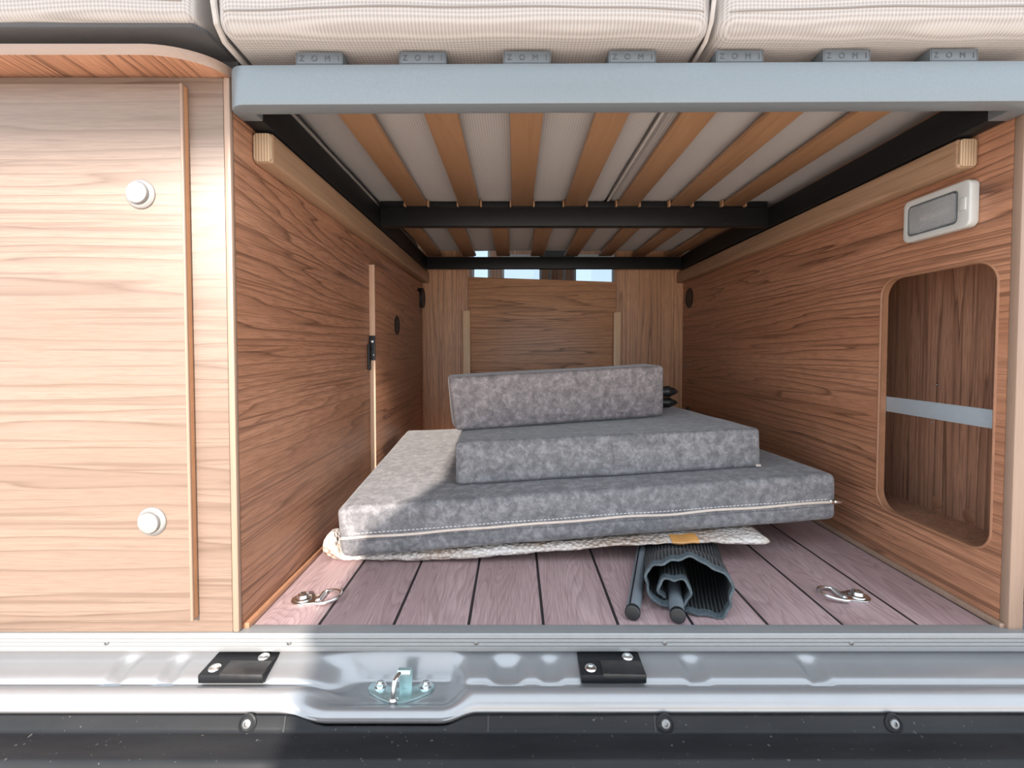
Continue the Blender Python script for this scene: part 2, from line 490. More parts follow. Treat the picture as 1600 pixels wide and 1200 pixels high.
class Soft:
    """rounded soft block mapped onto 8 world corners (index i + 2j + 4k)"""
    def __init__(s, corners, r, puff=0.0, wob=0.0, seed=0, n=(14, 12, 6)):
        s.c = [Vector(p) for p in corners]; s.r = r; s.puff = puff; s.wob = wob; s.seed = seed; s.n = n
        s.d = Vector(((s.c[1]-s.c[0]).length, (s.c[2]-s.c[0]).length, (s.c[4]-s.c[0]).length))
    def tri(s, u, v, w):
        c = s.c
        a = c[0].lerp(c[1], u).lerp(c[2].lerp(c[3], u), v)
        b = c[4].lerp(c[5], u).lerp(c[6].lerp(c[7], u), v)
        return a.lerp(b, w)
    def at(s, u, v, w):
        d, r = s.d, s.r
        p = Vector((u*d.x, v*d.y, w*d.z))
        q = Vector([max(r, min(d[i]-r, p[i])) for i in range(3)])
        e = p-q
        if e.length > 1e-9: p = q + e.normalized()*r
        u, v, w = p.x/d.x, p.y/d.y, p.z/d.z
        if s.puff:
            b = s.puff
            w2 = 0.5+(w-0.5)*(1+b*(1-(2*u-1)**4)*(1-(2*v-1)**4)/d.z)
            v2 = 0.5+(v-0.5)*(1+b*(1-(2*u-1)**4)*(1-(2*w-1)**2)/d.y)
            v, w = v2, w2
        P = s.tri(u, v, w)
        if s.wob: P += noise.noise_vector((P+Vector((s.seed, s.seed, 0)))*9)*s.wob
        return P
    def grid(s, ax):
        r = s.r/s.d[ax]; n = s.n[ax]
        e = [r*k for k in (0, 0.12, 0.3, 0.55, 0.8, 1.0)]
        mid = [r+(1-2*r)*k/n for k in range(1, n)]
        return e+mid+[1-k for k in reversed(e)]
    def bm(s):
        bm = nb(); g = [s.grid(i) for i in range(3)]; cache = {}
        def vert(i, j, k):
            key = (i, j, k)
            if key not in cache: cache[key] = bm.verts.new(s.at(g[0][i], g[1][j], g[2][k]))
            return cache[key]
        N = [len(q)-1 for q in g]
        def quad(*ks):
            try: bm.faces.new([vert(*k) for k in ks])
            except ValueError: pass
        for j in range(N[1]):
            for i in range(N[0]):
                for k in (0, N[2]): quad((i, j, k), (i+1, j, k), (i+1, j+1, k), (i, j+1, k))
        for k in range(N[2]):
            for i in range(N[0]):
                for j in (0, N[1]): quad((i, j, k), (i+1, j, k), (i+1, j, k+1), (i, j, k+1))
            for j in range(N[1]):
                for i in (0, N[0]): quad((i, j, k), (i, j+1, k), (i, j+1, k+1), (i, j, k+1))
        return bm

def text_mesh(body, size, spacing=1.0):
    cu = bpy.data.curves.new('lettering', 'FONT'); cu.body = body; cu.size = size
    cu.align_x = 'CENTER'; cu.align_y = 'CENTER'; cu.extrude = 0.0003; cu.space_character = spacing
    o = bpy.data.objects.new('lettering', cu); C.objects.link(o)
    dg = bpy.context.evaluated_depsgraph_get()
    me = bpy.data.meshes.new_from_object(o.evaluated_get(dg))
    bpy.data.objects.remove(o); return me

def add_screw(bm, p, axis, r, h):
    """domed head with a six-lobed socket"""
    add_lathe(bm, [(r, 0), (r, h*0.35), (r*0.85, h*0.8), (r*0.5, h), (r*0.42, h), (r*0.38, h*0.35), (0, h*0.3)], p, axis, 24)

# ------------------------------------------------------------------ the setting: garage shell
XL, XR, YF, YB = -0.405, 0.732, 0.68, 2.06

fl = struct(obj('floor', box(-1.1, 1.0, 0.682, 3.4, -0.02, 0.0), M['floor'], loc=(0, 0, 0)))
ba = nb(); add_box(ba, XL, XL+0.008, 0.69, YB, 0.0, 0.010, 0.002)
struct(obj('baseboard_left', ba, M['edge_dark']))
ba = nb(); add_box(ba, XR-0.009, XR, 0.69, YB, 0.0, 0.009, 0.002)
struct(obj('baseboard_right', ba, M['edge']))

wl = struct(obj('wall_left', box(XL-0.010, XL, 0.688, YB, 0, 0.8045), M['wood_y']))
eb = nb(); add_box(eb, XL-0.010, XL, 0.678, 0.688, 0.0025, 0.8045, 0.003)
obj('edge_band', eb, M['edge'], wl)

# right wall with the rounded opening
bm = nb()
outer = [(XR, 0.70, 0), (XR, YB, 0), (XR, YB, 0.83), (XR, 0.70, 0.83)]
hole = [(XR, y, z) for y, z in rrect(0.716, 0.945, 0.100, 0.556, 0.036, 10)]
add_prism(bm, outer, (0.015, 0, 0), holes=[hole])
for f in bm.faces:
    c = f.calc_center_median()
    if XR+0.002 < c.x < XR+0.013 and 0.705 < c.y < 1.0 and 0.05 < c.z < 0.6: f.material_index = 1
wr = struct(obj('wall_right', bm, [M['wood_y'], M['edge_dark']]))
eb = nb(); add_box(eb, XR, XR+0.022, 0.686, 0.70, 0, 0.83, 0.002)
obj('edge_band', eb, M['edge'], wr)
# thin rounded edging round the opening
eb = nb()
add_tube(eb, [(XR+0.0005, y, z) for y, z in rrect(0.716, 0.945, 0.100, 0.556, 0.036, 10)], 0.0022, 8, closed=True)
obj('opening_edging', eb, M['edge_dark'], wr)

# back wall: two uprights, with a passage between
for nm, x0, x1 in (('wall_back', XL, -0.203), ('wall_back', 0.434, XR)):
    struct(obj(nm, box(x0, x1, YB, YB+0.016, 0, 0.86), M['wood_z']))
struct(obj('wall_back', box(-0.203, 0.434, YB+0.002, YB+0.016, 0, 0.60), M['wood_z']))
# remaining van body round the garage
struct(obj('ceiling', box(-1.1, 1.0, 0.60, 3.45, 1.75, 1.80), M['shell']))
struct(obj('wall_shell_left', box(-1.14, -1.1, 0.60, 3.45, -0.1, 1.8), M['shell']))
struct(obj('wall_shell_right', box(1.0, 1.04, 0.60, 3.45, -0.1, 1.8), M['shell']))

# living area beyond the gap: front wall with three windows
wins = [(-0.30, -0.19), (-0.085, 0.180), (0.43, 0.70)]
bm = nb()
hs = [[(x, 3.40, z) for x, z in rrect(a, b, 0.86, 1.16 if b < 0 else 1.085, 0.02, 4)] for a, b in wins]
add_prism(bm, [(-1.1, 3.40, 0), (1.0, 3.40, 0), (1.0, 3.40, 1.75), (-1.1, 3.40, 1.75)], (0, 0.03, 0), holes=hs)
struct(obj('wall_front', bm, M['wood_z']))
for i, (a, b) in enumerate(wins):
    zt = 1.16 if b < 0 else 1.085
    bm = nb()
    add_prism(bm, [(x, 3.385, z) for x, z in rrect(a-0.012, b+0.012, 0.848, zt+0.012, 0.03, 5)], (0, 0.02, 0),
              holes=[[(x, 3.385, z) for x, z in rrect(a+0.006, b-0.006, 0.866, zt-0.006, 0.018, 5)]])
    w = struct(obj('window_%d' % (i+1), bm, M['white_plastic']))
    obj('pane', box(a, b, 3.412, 3.416, 0.86, zt), M['glass'], w)
# dark headrest seen between the windows
ht = thing('passenger_seat', 'black seat back glimpsed through the gap above the rear sliding panel', 'seat', (0.265, 3.0, 0.0))
hr = Soft([(x, y, z) for z in (0.93, 1.15) for y in (2.95, 3.05) for x in (0.155, 0.375)], 0.035, n=(8, 4, 8))
obj('headrest', hr.bm(), M['dark_fabric'], ht)
for x in (0.22, 0.31):
    hp = nb(); add_tube(hp, [(x, 3.0, 0.78), (x, 3.0, 0.94)], 0.006, 8); obj('headrest_post', hp, M['steel_dull'], ht)
sb = Soft([(x, y, z) for z in (0.0, 0.80) for y in (2.90, 3.06) for x in (0.02, 0.50)], 0.05, n=(8, 4, 10))
obj('backrest', sb.bm(), M['dark_fabric'], ht)

# outside: paving, and an added unseen block shaped to shade the opening's right
struct(obj('ground', box(-14, 14, -16, 0.42, -0.72, -0.62), M['ground']))
Yw = -3.0; k = 0.50; h_ = 0.02
prof = [(-0.31, 0.0), (-0.303, 0.33), (-0.312, 0.42), (-0.325, 0.455), (-0.325, 0.475), (-0.315, 0.497), (-0.300, 0.520), (-0.270, 0.543), (-0.240, 0.562), (-0.214, 0.590), (-0.192, 0.630), (-0.180, 0.655), (-0.176, 0.76), (-0.192, 0.80), (-0.205, 1.0), (-0.205, 1.4), (1.25, 1.4), (1.25, 0.0)]
bm = nb()
add_prism(bm, [(u+h_*Yw, Yw, v-k*Yw) for u, v in prof], (0, -0.25, 0))
add_box(bm, 0.3, 0.6, Yw-0.25, Yw, -0.62, 1.9)
struct(obj('shade_block_right', bm, M['render']))
# added unseen slab further back; its edge shades the top of the opening
bm = nb(); add_box(bm, -7, 7, -12.0, -9.0, 7.02, 7.22)
for x in (-6.5, 6.5): add_box(bm, x-0.1, x+0.1, -10.6, -10.4, -0.62, 7.02)
struct(obj('shade_slab_top', bm, M['render']))

# ------------------------------------------------------------------ aluminium threshold, body sill, bumper
def thr(x):
    P = [(0.700, 0.0), (0.700, 0.0012), (0.694, 0.0022), (0.6845, 0.0024), (0.6772, 0.0022), (0.6758, 0.0008)]
    for z in (-0.0035, -0.0088, -0.0145):
        P += [(0.6758, z+0.0014), (0.6746, z+0.0006), (0.6746, z-0.0002), (0.6760, z-0.0010), (0.6772, z-0.0014), (0.6758, z-0.0022)]
    return P + [(0.6756, -0.0225), (0.6764, -0.0243), (0.6800, -0.0248), (0.6900, -0.0248)]
bm = nb(); add_sweep_x(bm, [-1.1, -0.5, 0, 0.5, 1.0], thr)
tr = struct(obj('trim_1', bm, M['alu'], loc=(0, 0.676, 0)))
for px in (155, 445, 743, 1043, 1340):
    x = (px-805)/735*0.676
    bm = nb(); add_screw(bm, (x, 0.6757, -0.0115), (0, -1, 0), 0.0034, 0.0016)
    obj('screw', bm, M['steel_dull'], tr)

# body sill sections: along the plain run (SB) and through the latch pocket (SP), as (y, z)
SB = [(0.695, -0.0198), (0.68, -0.0303), (0.662, -0.0353), (0.644, -0.0407), (0.638, -0.046), (0.633, -0.0461), (0.628, -0.041), (0.62, -0.038), (0.612, -0.0397), (0.605, -0.045), (0.602, -0.0524), (0.605, -0.0628), (0.64, -0.1124)]
SP = [(0.695, -0.0198), (0.684, -0.0303), (0.677, -0.0491), (0.671, -0.0633), (0.66, -0.066), (0.64, -0.0664), (0.629, -0.066), (0.621, -0.062), (0.613, -0.0569), (0.605, -0.056), (0.598, -0.0609), (0.597, -0.0672), (0.64, -0.1124)]
def spline(P, n):
    out = []
    for i in range(len(P)-1):
        p0, p1, p2, p3 = P[max(i-1, 0)], P[i], P[i+1], P[min(i+2, len(P)-1)]
        for j in range(n):
            t = j/n
            out.append(tuple(0.5*(2*b+(c-a)*t+(2*a-5*b+4*c-d)*t*t+(3*b-a-3*c+d)*t**3) for a, b, c, d in zip(p0, p1, p2, p3)))
    out.append(P[-1]); return out
SBs, SPs = spline(SB, 5), spline(SP, 5)
GROOVES = [(-0.560, 0.012), (-0.487, 0.012), (0.050, 0.014), (0.255, 0.014), (0.425, 0.014)]
def sill(x):
    out = []; N = len(SBs)-1
    for i, (a, b) in enumerate(zip(SBs, SPs)):
        s = i/N
        sf = sstep(0.35, 0.75, s)
        l0, l1 = -0.275-0.04*sf, -0.205-0.04*sf
        r0, r1 = -0.098+0.00*sf, -0.062+0.012*sf
        m = sstep(l0, l1, x)*(1-sstep(r0, r1, x))
        # soft dent left of the pocket and a small one on its right
        y = a[0]+(b[0]-a[0])*m; z = a[1]+(b[1]-a[1])*m
        win = sstep(0.05, 0.15, s)*(1-sstep(0.36, 0.47, s))
        z -= 0.010*win*math.exp(-((x+0.245)/0.035)**2)*(1-m)
        z -= 0.010*win*math.exp(-((x+0.012)/0.020)**4)
        for gx, gw in GROOVES: z -= 0.0065*win*math.exp(-((x-gx)/gw)**4)
        z += 0.0016*math.exp(-((s-0.62)/0.05)**2)*0
        out.append((y, z))
    return out
xs = [-1.1+2.1*i/420 for i in range(421)]
bm = nb(); add_sweep_x(bm, xs, sill)
si = tag(obj('rear_sill', bm, M['paint'], loc=(0, 0.64, -0.05), smooth=80), 'silver painted metal body sill with a dished latch pocket, below the threshold strip', 'sill')

BB = [(0.625, -0.097), (0.6005, -0.0592), (0.5985, -0.0572), (0.5965, -0.0577), (0.5925, -0.0693), (0.59, -0.0734), (0.587, -0.0742), (0.57, -0.0756), (0.556, -0.0775), (0.552, -0.0787), (0.549, -0.0851), (0.54, -0.0869), (0.525, -0.092), (0.51, -0.1105), (0.505, -0.223), (0.52, -0.3849)]
BP = [(0.625, -0.097), (0.5965, -0.0714), (0.5955, -0.0698), (0.594, -0.0698), (0.5918, -0.072), (0.59, -0.0736)] + BB[6:]
def bump_prof(x):
    m = sstep(-0.292, -0.245, x)*(1-sstep(-0.095, -0.052, x))
    return [(a[0]+(b[0]-a[0])*m, a[1]+(b[1]-a[1])*m) for a, b in zip(BB, BP)]
bm = nb(); add_sweep_x(bm, [-1.2+2.4*i/300 for i in range(301)], bump_prof)
bu = tag(obj('rear_bumper', bm, M['bumper'], loc=(0, 0.58, -0.06), smooth=50), 'dusty black plastic rear bumper cover running along the bottom of the opening', 'bumper')
for px in (437, 762, 1028):
    x = (px-805)/735*0.595
    bm = nb(); rows = [[bm.verts.new((x+d, y-0.0006, z+0.0002)) for y, z in BB[2:6]] for d in (-0.0012, 0.0012)]
    for i in range(3): bm.faces.new((rows[0][i], rows[0][i+1], rows[1][i+1], rows[1][i]))
    obj('panel_joint', bm, M['seal'], bu)
for px in (377, 1045, 1410):
    x = (px-805)/735*0.594
    ax = Vector((0, -0.93, 0.36))
    bm = nb(); add_lathe(bm, [(0.0115, 0), (0.0115, 0.0022), (0.0095, 0.003), (0.0085, 0.0016), (0, 0.0014)], (x, 0.5945, -0.0655), ax, 28)
    sc = obj('screw', bm, M['bumper'], bu)
    bm = nb(); add_screw(bm, Vector((x, 0.5945, -0.0655))+ax*0.0012, ax, 0.0062, 0.0035)
    obj('screw_head', bm, M['steel_dull'], sc)

# door buffer plates with two screws each
def buffer_plate():
    x0, x1 = -0.437, -0.347
    t = thing('door_buffer', 'black plastic door buffer plate on the sill, nearest the left cabinet', 'buffer plate', ((x0+x1)/2, 0.664, -0.026), 'door buffer plates on the sill')
    def zz(y): return -0.0276 - (0.681-y)*0.051
    bm = nb()
    add_hex(bm, [(x0, .634, -.042), (x1, .634, -.042), (x0, .681, -.034), (x1, .681, -.034),
                 (x0, .634, zz(.634)), (x1, .634, zz(.634)), (x0, .681, zz(.681)), (x1, .681, zz(.681))], 0.0012)
    obj('plate', bm, M['bumper'], t)
    bm = nb()
    a0, a1 = x0+0.030, x1-0.0010
    add_hex(bm, [(a0, .6335, zz(.6335)-.006), (a1, .6335, zz(.6335)-.006), (a0, .661, zz(.661)-.004), (a1, .661, zz(.661)-.004),
                 (a0, .6335, zz(.6335)+.0022), (a1, .6335, zz(.6335)+.0010), (a0, .661, zz(.661)+.0022), (a1, .661, zz(.661)+.0010)], 0.0008)
    obj('rubber_pad', bm, M['bag'], t)
    for sx, sy in ((x0+0.0150, 0.6475), (x1-0.018, 0.6705)):
        bm = nb(); add_screw(bm, (sx, sy, zz(sy)-0.0002), (0, -0.12, 0.99), 0.0082, 0.0028); obj('screw', bm, M['steel'], t)
    return t
b0 = buffer_plate()
dup(b0, (0.094+0.437-0.003, 0.0, 0), 'black plastic door buffer plate on the sill, right of the latch striker')

# latch striker in the pocket
sx, sy, sz = -0.1625, 0.650, -0.0664
st = thing('latch_striker', 'greenish zinc latch striker with a wire loop in the sill pocket', 'striker', (sx, sy, sz))
half = [(0.0, -0.023), (0.010, -0.0215), (0.026, -0.014), (0.042, -0.004), (0.047, 0.005), (0.046, 0.013), (0.039, 0.018), (0.029, 0.0175), (0.021, 0.011), (0.012, 0.006), (0.0, 0.005)]
lp = [(sx+a, sy+b, sz) for a, b in half] + [(sx-a, sy+b, sz) for a, b in half[-2:0:-1]]
bm = nb(); add_prism(bm, lp, (0, 0, 0.0035), 0.0009); obj('plate', bm, M['striker'], st)
bm = nb()
br = [(0.006, 0.0), (0.0075, 0.012), (0.007, 0.026), (0.002, 0.033), (-0.005, 0.0335), (-0.008, 0.030)]
rows = []
for dx in (-0.002, 0.016):
    rows.append([bm.verts.new((sx+dx, sy+y, sz+0.002+z)) for y, z in br] + [bm.verts.new((sx+dx, sy+y-0.003*(1 if i < 4 else 0), sz+0.002+z-(0.0028 if i > 2 else 0))) for i, (y, z) in reversed(list(enumerate(br)))])
n = len(rows[0])
for i in range(n): bm.faces.new((rows[0][i], rows[0][(i+1) % n], rows[1][(i+1) % n], rows[1][i]))
bm.faces.new(rows[0]); bm.faces.new(rows[1])
obj('bracket', bm, M['striker'], st)
bm = nb(); add_tube(bm, [(sx-0.004, sy-0.0205, sz+0.002), (sx-0.004, sy-0.0205, sz+0.012), (sx-0.0035, sy-0.0200, sz+0.023), (sx-0.003, sy-0.0170, sz+0.0285), (sx-0.001, sy-0.011, sz+0.0305), (sx+0.002, sy-0.003, sz+0.0310)], 0.0036, 12)
add_lathe(bm, [(0.0062, 0), (0.0062, 0.004), (0.004, 0.006), (0, 0.006)], (sx-0.004, sy-0.0205, sz+0.002), (0, 0, 1), 16)
obj('loop', bm, M['steel'], st)
for d in (-0.030, 0.035):
    bm = nb(); add_lathe(bm, [(0.0088, 0), (0.0088, 0.0016), (0.006, 0.002), (0.0058, 0.006), (0.0035, 0.0075), (0.003, 0.004), (0, 0.004)], (sx+d, sy+0.0075, sz+0.0035), (0, 0, 1), 24)
    obj('bolt', bm, M['steel'], st)

# ------------------------------------------------------------------ left cabinet and its top board
cb = thing('cabinet', 'pale wood-grain cabinet with a push-button door, left of the loading space', 'cabinet', (-0.75, 0.68, 0))
bm = nb(); add_box(bm, -1.095, XL-0.0105, 0.680, 0.695, 0.0025, 0.8045, 0.0008)
obj('front_frame', bm, M['wood_cab'], cb)
bm = nb(); add_box(bm, -1.095, XL-0.0105, 1.99, 2.0, 0.0, 0.8045)
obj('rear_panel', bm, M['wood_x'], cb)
bm = nb(); add_box(bm, -1.09, -0.4645, 0.6668, 0.6800, 0.0262, 0.7890, 0.0022, 3)
for f in bm.faces:
    if f.calc_center_median().x > -0.4655 and f.normal.x > 0.5: f.material_index = 1
door = obj('door', bm, [M['wood_cab'], M['edge_orange']], cb)
bm = nb(); add_box(bm, -0.4685, -0.4640, 0.6660, 0.6712, 0.0257, 0.7895, 0.0018, 3)
obj('edge_band', bm, M['edge'], door)
for x, zz in ((-0.5251, 0.6356), (-0.5198, 0.1719)):
    p = (x, 0.6668, zz)
    bm = nb()
    add_lathe(bm, [(0.0205, 0), (0.0205, 0.0016), (0.0185, 0.0042), (0.0162, 0.0052), (0.0156, 0.0046), (0.0150, 0.0046), (0.0150, 0.0075), (0.0143, 0.0092), (0.0122, 0.0102), (0.006, 0.0110), (0, 0.0112)], p, (0, -1, 0), 40)
    obj('knob', bm, M['silver_knob'], door)

bm = nb()
pts = [(-1.095, 0.70), (-1.095, 0.630), (-0.492, 0.630)]
for i in range(1, 15):
    a = PI/2*i/14; pts.append((-0.492+0.087*math.sin(a), 0.690-0.060*math.cos(a)))
pts += [(XL, 0.70)]
add_prism(bm, [(x, y, 0.8048) for x, y in pts], (0, 0, 0.0150), 0.0012)
for f in bm.faces:
    if abs(f.normal.z) < 0.5: f.material_index = 1
ct = tag(obj('countertop', bm, [M['wood_y'], M['edge_x']]), 'wooden top board with a rounded front corner overhanging the left cabinet', 'worktop')

# ------------------------------------------------------------------ bed frame with slats
bf = thing('bed_frame', 'metal bed frame with a grey front bar and beech slats spanning the loading space', 'bed frame', (0.16, 1.33, 0.755))
# front bar: rounded corners turning into the side rails
def slab_path(path, z0, z1, bev):
    bm = nb(); add_prism(bm, [(x, y, z0) for x, y in path], (0, 0, z1-z0), bev); return bm
xl, xr = -0.4015, 0.7265
def arc(cx, cy, r, a0, a1, n=8): return [(cx+r*math.cos(math.radians(a0+(a1-a0)*i/n)), cy+r*math.sin(math.radians(a0+(a1-a0)*i/n))) for i in range(n+1)]
yl, yr = 0.657, 0.647
outer = arc(xl+0.028, yl+0.028, 0.028, 180, 270) + arc(xr-0.028, yr+0.028, 0.028, 270, 360)
inner = [(xr-0.030, 0.705), (xr-0.030, yr+0.028), (xl+0.030, yl+0.028), (xl+0.030, 0.705)]
path = [(xl, 0.705)] + outer + [(xr, 0.705)] + inner
obj('front_bar', slab_path(path, 0.754, 0.8085, 0.0022), M['bar'], bf)
for x0, x1 in ((xl, xl+0.030), (xr-0.030, xr)):
    obj('side_rail', box(x0, x1, 0.705, 2.012, 0.7545, 0.808, bev=0.002), M['rail_shaded'], bf)
obj('cross_beam', box(xl+0.030, xr-0.030, 1.302, 1.330, 0.757, 0.808, bev=0.002), M['rail_shaded'], bf)
obj('rear_beam', box(xl+0.030, xr-0.030, 1.985, 2.010, 0.757, 0.806, bev=0.002), M['rail_shaded'], bf)
obj('slat_strip', box(xl+0.030, xr-0.030, 1.311, 1.326, 0.808, 0.8265, bev=0.001), M['rail_shaded'], bf)
# slats
def slat_bm(x, y0, y1):
    bm = nb(); add_box(bm, x-0.0285, x+0.0285, y0, y1, 0.8120, 0.8230, 0.003); return bm
front_x = [-0.270+0.1446*i for i in range(7)]
s0 = obj('slat', slat_bm(front_x[0], 0.664, 1.309), M['slat'], bf, loc=(front_x[0], 0.99, 0.8120))
for x in front_x[1:]:
    c = s0.copy(); C.objects.link(c); c.location.x += x-front_x[0]
rear_x = [-0.337+0.1433*i for i in range(8)]
s1 = obj('slat', slat_bm(rear_x[0], 1.328, 2.004), M['slat'], bf, loc=(rear_x[0], 1.66, 0.8120))
for x in rear_x[1:]:
    c = s1.copy(); C.objects.link(c); c.location.x += x-rear_x[0]
# grey slat holders with raised letters on the front bar
tm = text_mesh('Z O M I', 0.0108, 1.6); tm.materials.append(M['holder_ink'])
h0 = None
for i, px in enumerate((506, 664, 823, 983, 1145, 1306, 1467)):
    x = (px-805)/735*0.662; yy = yl+(yr-yl)*(x-xl)/(xr-xl)+0.003
    if h0 is None:
        bm = nb(); add_box(bm, x-0.0325, x+0.0325, yy, yy+0.004, 0.8085, 0.8258, 0.0012)
        add_box(bm, x-0.0325, x+0.0325, yy, yy+0.026, 0.8236, 0.8261, 0.0008)
        add_box(bm, x-0.0325, x+0.0325, yy, yy+0.026, 0.8085, 0.8115, 0.0008)
        add_box(bm, x-0.0325, x-0.0295, yy, yy+0.026, 0.8090, 0.8255, 0.0008)
        add_box(bm, x+0.0295, x+0.0325, yy, yy+0.026, 0.8090, 0.8255, 0.0008)
        h0 = obj('slat_holder', bm, M['holder'], bf, loc=(x, yy, 0.8085)); hx, hy = x, yy
        t0 = bpy.data.objects.new('lettering', tm); C.objects.link(t0); t0.parent = h0
        t0.location = (0, -0.0001, 0.0088); t0.rotation_euler = (PI/2, 0, 0)
    else:
        c = h0.copy(); C.objects.link(c); c.location = h0.location + Vector((x-hx, yy-hy, 0))
        d = t0.copy(); C.objects.link(d); d.parent = c
# black end caps of the slats on the cross beam
e0 = None
for x in front_x:
    for s in (-1, 1):
        xx = x+s*0.0318
        if e0 is None:
            e0 = obj('slat_clip', box(xx-0.0022, xx+0.0022, 1.294, 1.325, 0.808, 0.8262, bev=0.0006), M['slat'], bf, loc=(xx, 1.31, 0.808)); ex = xx
        else:
            c = e0.copy(); C.objects.link(c); c.location.x += xx-ex

# ------------------------------------------------------------------ mattresses
def mattress(x0, x1, label, y0=0.622, z0=0.8305, z1=0.985, seed=0, r=0.022):
    s = Soft([(x, y, z) for z in (z0, z1) for y in (y0, 2.0) for x in (x0, x1)], r, puff=0.004, wob=0.003, seed=seed, n=(26, 16, 8))
    t = tag(obj('mattress', s.bm(), M['mattress'], loc=((x0+x1)/2, 1.3, z0), smooth=80), label, 'mattress', 'mattresses on the bed')
    bm = nb()
    pts = [s.at(u, 0.0, 0.165+0.03*math.sin(u*PI)) + Vector((0, -0.0003, 0)) for u in [0.02+0.96*i/50 for i in range(51)]]
    add_tube(bm, pts, 0.0013, 6); obj('seam', bm, M['seam'], t)
    return t, s
m1, s_ = mattress(-0.393, 0.2575, 'beige mesh-fabric mattress in the middle of the bed, above most of the grey bar', seed=1)
bm = nb(); add_tube(bm, [(-0.3935, y, z) for y, z in [(0.628, 0.985), (0.628, 0.87), (0.634, 0.847), (0.650, 0.835), (0.70, 0.8325), (1.9, 0.8325)]], 0.0042, 8)
obj('piping', bm, M['piping'], m1)
bm = nb(); add_tube(bm, [(0.2572, y, z) for y, z in [(0.622, 0.985), (0.622, 0.87), (0.630, 0.847), (0.648, 0.834), (0.70, 0.8300), (1.9, 0.8300)]], 0.0030, 8)
obj('piping', bm, M['piping'], m1)
m2, s_ = mattress(0.2630, 0.96, 'beige mesh-fabric mattress at the right end of the bed', seed=5)
m3, s_ = mattress(-1.08, -0.418, 'beige mattress with a dark underside, over the left cabinet', z0=0.8462, seed=9, r=0.012)
bm = nb()
add_prism(bm, [(-1.08, 0.630, 0.8400), (-0.424, 0.630, 0.8400), (-0.413, 0.645, 0.8400), (-0.409, 0.72, 0.8400), (-0.409, 2.0, 0.8400), (-1.08, 2.0, 0.8400)], (0, 0, 0.007), 0.002)
obj('underside_cover', bm, M['dark_fabric'], m3)
# support under that mattress, behind the top board
bm = nb(); add_box(bm, -1.09, XL-0.001, 0.702, 2.0, 0.8200, 0.8395)
struct(obj('trim_2', bm, M['dark_fabric']))

# ------------------------------------------------------------------ wooden bearers under the bed frame
def bearer(x0, x1, y0, label):
    bm = nb(); add_box(bm, x0, x1, y0+0.003, YB-0.003, 0.7060, 0.7520, 0.004, 3)
    o = tag(obj('support_batten', bm, M['pine_y']), label, 'batten', 'battens carrying the bed frame')
    bm = nb(); a, b = x0+0.0015, x1-0.0015
    add_prism(bm, [(x, y0, z) for x, z in rrect(a, b, 0.7075, 0.7505, 0.006, 4)], (0, 0.006, 0), 0.001)
    obj('end_grain', bm, M['ply'], o)
bearer(XL+0.0005, XL+0.031, 0.733, 'pale wooden support batten along the left wall under the bed frame')
bearer(XR-0.031, XR-0.0005, 0.752, 'pale wooden support batten along the right wall above the lamp')

# ------------------------------------------------------------------ right wall: lamp, niche, rail
la = thing('wall_lamp', 'small rectangular white interior lamp on the right wall above the niche', 'lamp', (XR, 0.812, 0.650))
bm = nb(); o_ = rrect(0.7475, 0.8765, 0.6125, 0.6880, 0.011, 6); i_ = rrect(0.7475+0.023, 0.8765-0.011, 0.6125+0.011, 0.6880-0.012, 0.007, 6)
add_prism(bm, [(XR, y, z) for y, z in o_], (-0.016, 0, 0), 0.003, holes=[[(XR, y, z) for y, z in i_]], seg=3)
obj('housing', bm, M['white_plastic'], la)
bm = nb(); add_box(bm, XR-0.003, XR-0.0005, 0.769, 0.867, 0.622, 0.678); obj('reflector', bm, M['alu'], la)
bm = nb(); add_tube(bm, [(XR-0.007, 0.79, 0.65), (XR-0.007, 0.845, 0.65)], 0.0045, 10); obj('bulb', bm, M['white_plastic'], la)
bm = nb(); add_prism(bm, [(XR-0.0115, y, z) for y, z in rrect(0.7475+0.0245, 0.8765-0.0125, 0.6125+0.0125, 0.6880-0.0135, 0.006, 6)], (-0.0030, 0, 0), 0.001)
obj('lens', bm, M['lens'], la)
bm = nb(); add_tube(bm, [(XR-0.0155, y, z) for y, z in rrect(0.7475+0.0237, 0.8765-0.0117, 0.6125+0.0117, 0.6880-0.0127, 0.0065, 6)], 0.0010, 6, closed=True)
obj('lens_seal', bm, M['holder'], la)
bm = nb(); add_box(bm, XR-0.0185, XR-0.015, 0.7535, 0.7635, 0.640, 0.660, 0.001); obj('switch', bm, M['white_plastic'], la)

xn = XR+0.0155
ni = thing('storage_niche', 'dark wood storage niche with rounded corners in the right wall', 'niche', (XR+0.09, 0.85, 0.07))
obj('back_panel', box(xn+0.13, xn+0.14, 0.705, 1.20, 0.07, 0.60), M['wood_niche'], ni)
obj('end_panel', box(xn, xn+0.13, 1.19, 1.20, 0.07, 0.60), M['wood_niche'], ni)
obj('end_panel', box(xn, xn+0.13, 0.705, 0.710, 0.07, 0.60), M['wood_niche'], ni)
obj('bottom_panel', box(xn, xn+0.13, 0.710, 1.19, 0.07, 0.08), M['wood_niche'], ni)
obj('top_panel', box(xn, xn+0.13, 0.710, 1.19, 0.59, 0.60), M['wood_niche'], ni)
for y, z in ((0.975, 0.345), (1.105, 0.345), (0.985, 0.265), (1.108, 0.265)):
    bm = nb(); add_screw(bm, (xn+0.13, y, z), (-1, 0, 0), 0.003, 0.002); obj('screw', bm, M['steel'], ni)
for y, z in ((0.97, 0.100), (0.90, 0.096)):
    bm = nb(); add_lathe(bm, [(0.013, 0), (0.013, 0.001), (0.011, 0.002), (0, 0.0025)], (xn+0.13, y, z), (-1, 0, 0), 24); obj('screw_cover', bm, M['edge_dark'], ni)
